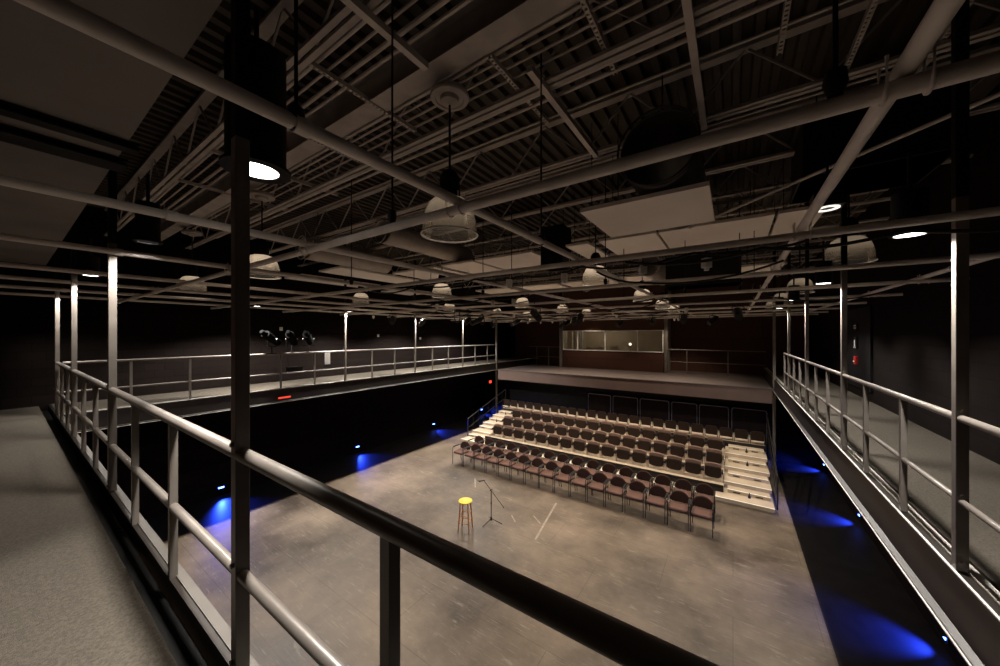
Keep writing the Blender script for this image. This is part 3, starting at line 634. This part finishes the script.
# ------------------------------------------------------------------ raked seating
Y0, PT, RS, Z0 = 12.1, 0.84, 0.21, 0.15
RX0, RX1 = -10.45, 0.96
TX0, TX1 = -9.36, -0.24
rt = thing('seating_riser', 'stepped beige seating platform with aisles at both ends', 'riser', (0, 0, 0))
SDY, SDZ = -0.42, -0.105               # the seat section sits half a step lower than the aisles
for k in range(5):
    yf = Y0+PT*k; zt = Z0+RS*k; yb = yf+PT+0.02 if k < 4 else 16.9
    secs = [(RX0, RX1, 0, 0)] if k in (0, 4) else [(RX0, TX0-0.005, 0, 0), (TX0, TX1, SDY, SDZ), (TX1+0.005, RX1, 0, 0)]
    for x0, x1, dy, dz in secs:
        seat = dz < 0
        ye = (Y0+PT*4+0.02 if k == 3 else yb+dy) if seat else yb
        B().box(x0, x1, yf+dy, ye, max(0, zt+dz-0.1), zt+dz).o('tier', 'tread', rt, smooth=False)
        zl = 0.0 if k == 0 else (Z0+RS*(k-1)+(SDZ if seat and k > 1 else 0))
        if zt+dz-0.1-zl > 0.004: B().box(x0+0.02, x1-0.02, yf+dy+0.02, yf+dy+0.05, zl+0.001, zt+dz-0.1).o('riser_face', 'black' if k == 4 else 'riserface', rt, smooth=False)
        if (seat and k == 1) or k == 4:
            B().box(x0, x1, yf+dy-0.012, yf+dy-0.002, zt+dz-0.1, zt+dz+(0.1 if k == 1 else 0.012)).o('fascia', 'blackmetal', rt, smooth=False, label='black fascia along the tier edge')
        else:
            B().box(x0, x1, yf+dy-0.012, yf+dy+0.03, zt+dz, zt+dz+0.006).o('nosing', 'nosing', rt, smooth=False, label='pale worn step edge')
# front rail with small brackets in front of the first tier of seats
yr, zr = Y0+PT+SDY, Z0+RS+SDZ
b = B().box(TX0, TX1, yr-0.045, yr-0.02, zr+0.09, zr+0.12).box(TX0, TX1, yr-0.035, yr-0.02, zr+0.02, zr+0.03)
x = TX0+0.2
while x < TX1: b.box(x, x+0.02, yr-0.04, yr-0.015, Z0+0.001, zr+0.09); x += 0.566
b.o('front_rail', 'blackmetal', rt, smooth=False)
for x0, x1 in ((RX0+0.04, TX0-0.08), (TX1+0.1, RX1-0.06)):
    for k in range(4):
        yf = Y0+PT*k; zt = Z0+RS*k; w = x1-x0
        s = B().box(x0, x1, yf+PT-0.34, yf+PT-0.003, zt, zt+RS/2).o('aisle_step', 'tread', rt, smooth=False)
        B().box(x0, x1, yf+PT-0.352, yf+PT-0.31, zt+RS/2, zt+RS/2+0.006).o('step_edge', 'nosing', s, smooth=False)
        b = B()
        for f in (0.22, 0.75): b.box(x0+w*f-0.09, x0+w*f+0.09, yf+PT-0.345, yf+PT-0.338, zt+0.03, zt+0.06)
        b.o('vent_slot', 'blackmetal', s, smooth=False)
        if k != 1:
            B().lathe([(0, 0.15), (0.012, 0.15), (0.015, 0.1), (0.035, 0.07), (0.035, 0.0), (0, 0)], 12, (x0+w*0.52, yf+PT-0.42, zt)).o('latch', 'blackmetal', s)
def make_tier_seat(label):
    t = thing('theatre_seat', label, 'seat', group='tip-up seats on the raked tiers')
    # origin: tier top at the seat's centre; faces -Y
    def rr(w, z0, z1, rt_, rb):
        p = []
        for cx, cz, r, a0 in ((w-rt_, z1-rt_, rt_, 0), (-w+rt_, z1-rt_, rt_, 1), (-w+rb, z0+rb, rb, 2), (w-rb, z0+rb, rb, 3)):
            for k in range(5):
                a = PI/2*(a0+k/4); p.append((cx+r*math.cos(a), cz+r*math.sin(a)))
        return p
    B().prism(rr(0.225, 0.115, 0.475, 0.07, 0.11), 'Y', -0.1, -0.03).o('seat', 'tierfab', t, bevel=0.02)
    pts = [(-0.235, 0.2), (0.235, 0.2), (0.235, 0.505)]+[(0.235*math.cos(PI*k/10), 0.505+0.055*math.sin(PI*k/10)) for k in range(1, 10)]+[(-0.235, 0.505)]
    B().prism(pts, 'Y', 0.0, 0.09).o('backrest', 'tierback', t, bevel=0.015)
    for s in (-1, 1):
        l = B().prism([(-0.07, 0.0), (0.09, 0.0), (0.05, 0.29), (-0.08, 0.29)], 'X', s*0.262-0.013, s*0.262+0.013).o('standard', 'pedestal', t)
        B().box(s*0.262-0.021, s*0.262+0.021, -0.14, 0.08, 0.29, 0.385).o('armrest', 'blackmetal', t, bevel=0.01)
    return t
proto = None
for k, rn in ((1, 'lowest'), (2, 'second'), (3, 'third')):
    for i in range(16):
        x = -9.03+0.566*i; loc = (x, Y0+PT*k+0.145, Z0+RS*k+SDZ+0.003)
        lab = f'brown tip-up seat on the {rn} tier, {ORD[i]} from the left'
        if proto is None: proto = make_tier_seat(lab); proto.location = loc
        else: dup(proto, loc, lab)
def make_top_chair(label):
    t = thing('folding_chair', label, 'chair', group='dark chairs on the top tier')
    pts = [(-0.19, 0.1), (0.19, 0.1)]+[(0.11+0.09*math.cos(PI/2*k/4), 0.36+0.08*math.sin(PI/2*k/4)) for k in range(5)]+[(-0.11-0.09*math.sin(PI/2*k/4), 0.36+0.08*math.cos(PI/2*k/4)) for k in range(5)]
    B().prism(pts, 'Y', 0.02, 0.07).o('backrest', 'tierfab', t, bevel=0.015)
    B().box(-0.19, 0.19, -0.14, 0.01, 0.075, 0.1).o('seat', 'pedestal', t, bevel=0.008)
    for s in (-1, 1):
        B().tube([(s*0.205, -0.12, 0), (s*0.205, 0.04, 0.36)], 0.009, 6).o('leg', 'blackmetal', t)
        B().tube([(s*0.205, 0.12, 0), (s*0.205, -0.06, 0.14)], 0.009, 6).o('leg', 'blackmetal', t)
    return t
proto = None
for i in range(24):
    loc = (-10.28+0.479*i, Y0+PT*4+0.2, Z0+RS*4+0.003)
    lab = f'dark chair on the top tier below the bulkhead, {ORD[i]} from the left'
    if proto is None: proto = make_top_chair(lab); proto.location = loc
    else: dup(proto, loc, lab)
def guard(x, lab, y0, y1):
    t = thing('guard_rail', lab, 'railing', (x, 0, 0))
    f = lambda y: max(0, (y-Y0)/PT*RS)
    B().tube(bend([(0, y0, 0), (0, y0, 0.95), (0, y1, 0.95+f(y1)), (0, y1, 0)], 0.06), 0.02, 8).o('frame', 'blackmetal', t)
    B().tube([(0, y0, 0.5), (0, y1, 0.5+f(y1))], 0.014, 8).o('mid_bar', 'blackmetal', t)
    y = y0+0.42
    while y < y1: B().tube([(0, y, 0.1+f(y)*0.9), (0, y, 0.95+f(y1)*(y-y0)/(y1-y0))], 0.009, 6).o('upright', 'blackmetal', t); y += 0.42
guard(1.05, 'black guard rail along the right end of the seating', 12.5, 16.0)
guard(-10.54, 'black guard rail along the left end of the seating', 12.7, 16.0)

# ------------------------------------------------------------------ lighting gear on the grid and rails
def make_spot(label):
    t = thing('stage_spotlight', label, 'spotlight', group='black stage spotlights on the grid')
    # origin at the clamp on the pipe centre; hangs down
    B().tube([(0.045*math.cos(a), 0, 0.045*math.sin(a)) for a in [-0.6+PI*1.25*k/10 for k in range(11)]], 0.01, 6).cyl((0, 0, -0.045), (0, 0, -0.12), 0.012, 8).o('clamp', 'blackmetal', t)
    B().tube(bend([(-0.12, 0, -0.3), (-0.12, 0, -0.12), (0.12, 0, -0.12), (0.12, 0, -0.3)], 0.03), 0.01, 6).o('yoke', 'blackmetal', t)
    o = B().cyl((0, 0.16, -0.22), (0, -0.22, -0.4), 0.1, 16, 0.085).cyl((0, 0.16, -0.22), (0, 0.26, -0.17), 0.075, 14, 0.05).o('body', 'blackmetal', t)
    B().cyl((0, -0.225, -0.402), (0, -0.235, -0.407), 0.075, 14).o('lens', 'blackmetal', o)
    return t
spots = [(-10.9, 10.1), (-9.9, 7.8), (-8.4, 10.1), (-7.95, 10.1), (-7.6, 12.3), (-6.2, 14.4), (-5.0, 12.3), (-4.2, 7.8), (-3.9, 10.1), (-1.3, 12.3), (-0.6, 14.4), (0.1, 10.1), (-10.3, 14.4), (-2.6, 14.4), (-4.4, 16.5), (-7.3, 16.5)]
proto = None
for i, (x, y) in enumerate(spots):
    lab = f'{ORD[i]} black spotlight under the grid, over the {"left" if x < -7.5 else "centre" if x < -3 else "right"} of the stage'
    if proto is None: proto = make_spot(lab); proto.location = (x, y, GZ); proto.rotation_euler = (0, 0, 0.4)
    else: dup(proto, (x, y, GZ), lab, rz=random.uniform(-0.7, 0.9))
# connector tags and small pale boxes dangling under the grid
tags = [(-5.62, 5.67, 0.28), (-4.05, 5.67, 0.2), (-3.55, 5.67, 0.35), (-2.35, 3.65, 0.12), (-1.6, 3.65, 0.12), (-0.75, 3.65, 0.1), (-0.2, 3.65, 0.1), (-5.4, 7.8, 0.3), (-6.3, 10.1, 0.25), (-6.9, 12.3, 0.35), (-8.1, 14.4, 0.4), (-8.6, 16.5, 0.3), (-7.9, 16.5, 0.5),
        (-6.9, 16.5, 0.35), (-6.5, 16.5, 0.5), (-5.4, 14.4, 0.2), (-3.4, 12.3, 0.3), (-9.8, 12.3, 0.3), (-11.0, 7.8, 0.25), (-9.4, 16.5, 0.4), (-2.1, 16.5, 0.35), (-1.95, 16.5, 0.3), (-1.0, 10.1, 0.1), (-2.9, 10.1, 0.12)]
def make_tag(label):
    t = thing('hanging_connector', label, 'connector', group='pale cable connectors hanging under the grid')
    B().cyl((0, 0, -0.03), (0, 0, -0.1), 0.005, 6).o('tail', 'blackmetal', t)
    B().box(-0.035, 0.035, -0.03, 0.03, -0.19, -0.1).cyl((0, 0, -0.19), (0, 0, -0.215), 0.022, 10).o('plug', 'paper', t, bevel=0.006)
    return t
proto = None
for i, (x, y, d) in enumerate(tags):
    lab = f'{ORD[i]} small pale connector under the grid, {"near" if y < 6 else "middle" if y < 12 else "far"} part of the room'
    if proto is None: proto = make_tag(lab); proto.location = (x, y, GZ)
    else: dup(proto, (x, y, GZ-random.choice((0, 0, 0.0))), lab, rz=random.uniform(0, 1.5))
# cables draped along the grid
def cable(pts, r, lab):
    P = [Vector(p) for p in pts]; out = []
    for a, b, in zip(P, P[1:]):
        n = 10; sag = 0.06*(b-a).length
        for k in range(n): t = k/n; out.append(a.lerp(b, t)-Vector((0, 0, sag*4*t*(1-t))))
    out.append(P[-1]); tag(B().tube(out, r, 6).o('hanging_cable', 'blackmetal'), lab, 'cable', 'cables draped on the lighting grid')
gz = GZ-GR-0.015
cl = [([(-5.2, 3.65, gz), (-4.0, 3.6, gz), (-2.9, 3.65, gz), (-2.2, 3.7, gz-0.02), (-1.4, 3.65, gz), (-0.3, 3.62, gz), (0.5, 3.65, gz)], 0.012, 'black cable draped along the second cross pipe over the stage'),
      ([(-0.9, 3.58, gz-0.02), (0.2, 3.56, gz-0.04), (1.0, 3.6, gz-0.02), (2.2, 3.58, gz-0.03)], 0.014, 'thick black cable draped along the second cross pipe at right'),
      ([(-6.6, 5.67, gz), (-5.3, 5.7, gz), (-4.2, 5.62, gz), (-3.2, 5.67, gz)], 0.014, 'black cable draped along the third cross pipe'),
      ([(-9.0, 7.8, gz), (-7.6, 7.75, gz), (-6.4, 7.8, gz), (-5.3, 7.8, gz)], 0.014, 'black cable draped along the fourth cross pipe on the left'),
      ([(-3.8, 7.8, gz), (-2.4, 7.75, gz), (-1.4, 7.8, gz), (-0.4, 7.77, gz)], 0.014, 'black cable draped along the fourth cross pipe at centre'),
      ([(-9.9, 10.1, gz), (-8.3, 10.05, gz), (-7.0, 10.1, gz), (-5.5, 10.15, gz), (-4.0, 10.1, gz), (-2.4, 10.06, gz), (-0.8, 10.1, gz)], 0.016, 'long black cable draped along the fifth cross pipe'),
      ([(-9.0, 12.3, gz), (-7.2, 12.25, gz), (-5.5, 12.3, gz), (-3.6, 12.35, gz), (-1.8, 12.3, gz)], 0.016, 'long black cable draped along the sixth cross pipe'),
      ([(-8.6, 14.4, gz), (-6.4, 14.35, gz), (-4.2, 14.4, gz), (-2.0, 14.45, gz)], 0.016, 'long black cable draped along the seventh cross pipe')]
for k, (pts, l) in enumerate((([(-5.3, 5.0, GZ+0.02), (-4.4, 5.6, gz-0.1), (-3.36, 6.6, GZ+0.02)], 'black cable sagging between two long pipes over the stage centre'),
                   ([(-1.47, 4.4, GZ+0.02), (-0.9, 4.2, gz-0.15), (0.46, 4.9, GZ+0.02)], 'black cable sagging across below the nearest panel'),
                   ([(-3.36, 9.0, GZ+0.02), (-2.4, 8.7, gz-0.12), (-1.47, 9.2, GZ+0.02)], 'black cable sagging between pipes under the middle panels'),
                   ([(-9.0, 9.2, GZ+0.02), (-8.1, 8.9, gz-0.12), (-7.4, 9.3, GZ+0.02)], 'black cable sagging between pipes on the left of the grid'),
                   ([(-7.4, 11.0, GZ+0.02), (-6.2, 10.8, gz-0.12), (-5.3, 11.2, GZ+0.02)], 'black cable sagging between pipes in front of the far left corner'),
                   ([(0.46, 8.6, GZ+0.02), (1.2, 8.4, gz-0.12), (2.36, 8.9, GZ+0.02)], 'black cable sagging between the pipes at far right'))):
    cl.append((pts, 0.013, l))
def coil(x, y, lab):
    pts = []
    for k in range(80):
        a = k*0.5; pts.append((x+0.012*math.sin(k*1.7), y+0.13*math.cos(a)*(1+0.1*math.sin(k)), GZ-0.24-0.2*math.sin(a)+0.01*math.cos(k*2.3)))
    tag(B().tube(pts, 0.011, 6).tube([(x, y, GZ-0.032), (x, y, GZ-0.1)], 0.01, 6).o('hanging_cable_coil', 'blackmetal'), lab, 'cable coil')
coil(-6.9, 7.8, 'black coil of cable hanging from the grid beside a centre pendant')
coil(-7.7, 10.1, 'black coil of cable hanging from the grid, farther left of centre')
for c in cl: cable(*c)
# three spotlights stored on the left railing
def rail_spot(y, lab, rz):
    t = thing('stage_spotlight', lab, 'spotlight', (-11.3, y, 4.446), rz, group='spotlights on the left railing')
    B().cyl((0, 0, 0), (0, 0, 0.2), 0.015, 8).lathe([(0, 0.02), (0.045, 0.02), (0.045, -0.0), (0, 0)], 10).o('clamp', 'blackmetal', t)
    B().tube(bend([(-0.15, 0, 0.42), (-0.15, 0, 0.2), (0.15, 0, 0.2), (0.15, 0, 0.42)], 0.03), 0.011, 6).o('yoke', 'matte', t)
    o = B().cyl((0, -0.25, 0.56), (0, 0.25, 0.3), 0.12, 16, 0.1).cyl((0, -0.25, 0.56), (0, -0.4, 0.64), 0.09, 14, 0.05).o('body', 'matte', t)
    B().cyl((-0.165, 0, 0.42), (-0.145, 0, 0.42), 0.018, 10).cyl((0.145, 0, 0.42), (0.165, 0, 0.42), 0.018, 10).o('knob', 'whitemetal', t)
rail_spot(4.55, 'black spotlight on the left railing, first from the foreground post', 0.5)
rail_spot(5.1, 'black spotlight on the left railing, middle of the three', 0.9)
rail_spot(5.6, 'black spotlight on the left railing, nearest the white card', 0.9)
tag(B().box(-11.26, -11.2, 4.92, 5.38, 3.86, 4.0).bar((-11.23, 4.97, 4.0), (-11.28, 4.97, 4.4), 0.008).bar((-11.23, 5.33, 4.0), (-11.28, 5.33, 4.4), 0.008).o('cable_box', 'black', smooth=False), 'black box slung below the spotlights on the left railing', 'box')
t = thing('paper_tag', 'white card hanging from the left gallery handrail', 'card', (-11.25, 6.2, 4.0))
B().box(-0.006, 0.006, -0.09, 0.09, 0, 0.4).o('card', 'paper', t, smooth=False)
B().tube([(0, 0, 0.4), (-0.03, 0, 0.46), (-0.06, 0, 0.45)], 0.004, 6).o('hook', 'blackmetal', t)
B().box(-0.008, 0.008, -0.1, 0.1, -0.09, 0.0).o('lower_edge', 'black', t, smooth=False)
# small lit / pale wall things
for i, (x, y, z, l) in enumerate(((XL, 4.35, 4.86, 'small white wall plate on the left wall nearest the foreground post'), (XL, 5.6, 5.2, 'small white sensor high on the left wall'), (XL, 9.6, 4.95, 'small pale plate on the left wall behind the second lit post'), (XL, 12.1, 4.8, 'small pale plate on the left wall behind the third lit post'))):
    tag(B().box(x, x+0.02, y-0.05, y+0.05, z-0.06, z+0.06).box(x+0.02, x+0.03, y-0.02, y+0.02, z-0.03, z+0.03).o('wall_plate', 'paper', smooth=False), l, 'wall plate')
t = thing('indicator_strip', 'red lit strip on the edge beam of the left gallery', 'light strip', (-11.195, 4.85, 3.1))
B().box(-0.03, 0.0, -0.2, 0.2, -0.03, 0.03).o('housing', 'black', t, smooth=False)
B().box(0.0, 0.008, -0.17, 0.17, -0.02, 0.02).o('lens', 'redled', t, smooth=False)
t = thing('exit_light', 'small red lit box below the far left corner of the gallery', 'light', (-11.24, 15.5, 2.35))
B().box(-0.05, 0.0, -0.14, 0.14, -0.1, 0.1).box(-0.03, -0.01, -0.01, 0.01, 0.1, 0.6).o('housing', 'black', t, smooth=False)
B().box(0.0, 0.01, -0.11, 0.11, -0.07, 0.07).o('lens', 'redled', t, smooth=False)
# fire alarm devices in the dark recess on the right wall
t = thing('wall_panel', 'black equipment panel on the right gallery wall', 'panel', (XR, 12.9, 3.6))
B().box(-0.05, 0, -1.0, 1.0, 0, 2.1).o('board', 'black', t, smooth=False)
t = thing('alarm_pull_station', 'red alarm box on the black panel of the right wall', 'alarm', (XR-0.05, 12.95, 4.2))
B().box(-0.06, 0, -0.09, 0.09, 0, 0.22).o('case', 'redbox', t, smooth=False, bevel=0.01)
B().box(-0.075, -0.06, -0.05, 0.05, 0.06, 0.1).o('handle', 'whitemetal', t, smooth=False)
t = thing('intercom', 'intercom with pale markings above the red alarm box', 'intercom', (XR-0.05, 12.95, 4.62))
B().box(-0.05, 0, -0.12, 0.12, 0, 0.32).o('case', 'blackmetal', t, smooth=False, bevel=0.01)
B().box(-0.056, -0.05, -0.03, 0.03, 0.06, 0.24).box(-0.056, -0.05, -0.09, -0.05, 0.02, 0.05).box(-0.056, -0.05, 0.05, 0.09, 0.02, 0.05).o('plate', 'paper', t, smooth=False)
t = thing('strobe_light', 'round alarm strobe high on the black panel of the right wall', 'alarm', (XR-0.05, 12.95, 5.1))
B().cyl((-0.04, 0, 0.1), (0, 0, 0.1), 0.11, 20).o('base', 'blackmetal', t)
B().box(-0.055, -0.04, -0.08, 0.08, 0.12, 0.15).box(-0.055, -0.04, -0.08, 0.08, 0.06, 0.09).o('grille', 'paper', t, smooth=False)

# ------------------------------------------------------------------ world, camera, colour
w = bpy.data.worlds.new('world'); S.world = w; w.use_nodes = True
w.node_tree.nodes['Background'].inputs[0].default_value = (0.02, 0.018, 0.017, 1); w.node_tree.nodes['Background'].inputs[1].default_value = 0.0
cam = bpy.data.cameras.new('camera'); co = bpy.data.objects.new('camera', cam); COL.objects.link(co); S.camera = co
cam.sensor_width = 36; cam.sensor_fit = 'HORIZONTAL'; cam.lens = 341.3*36/1000; cam.shift_y = 1.5/1000; cam.clip_start = 0.02
co.location = (0, 0, 5.0); co.rotation_euler = (PI/2, 0, math.radians(34.32))
S.view_settings.view_transform = 'Standard'; S.view_settings.look = 'None'; S.view_settings.gamma = 1; S.view_settings.use_curve_mapping = False
S.view_settings.exposure = 0.0
S.cycles.max_bounces = 8; S.cycles.diffuse_bounces = 5; S.cycles.use_denoising = True; S.cycles.sample_clamp_indirect = 6
S.cycles.transparent_max_bounces = 12
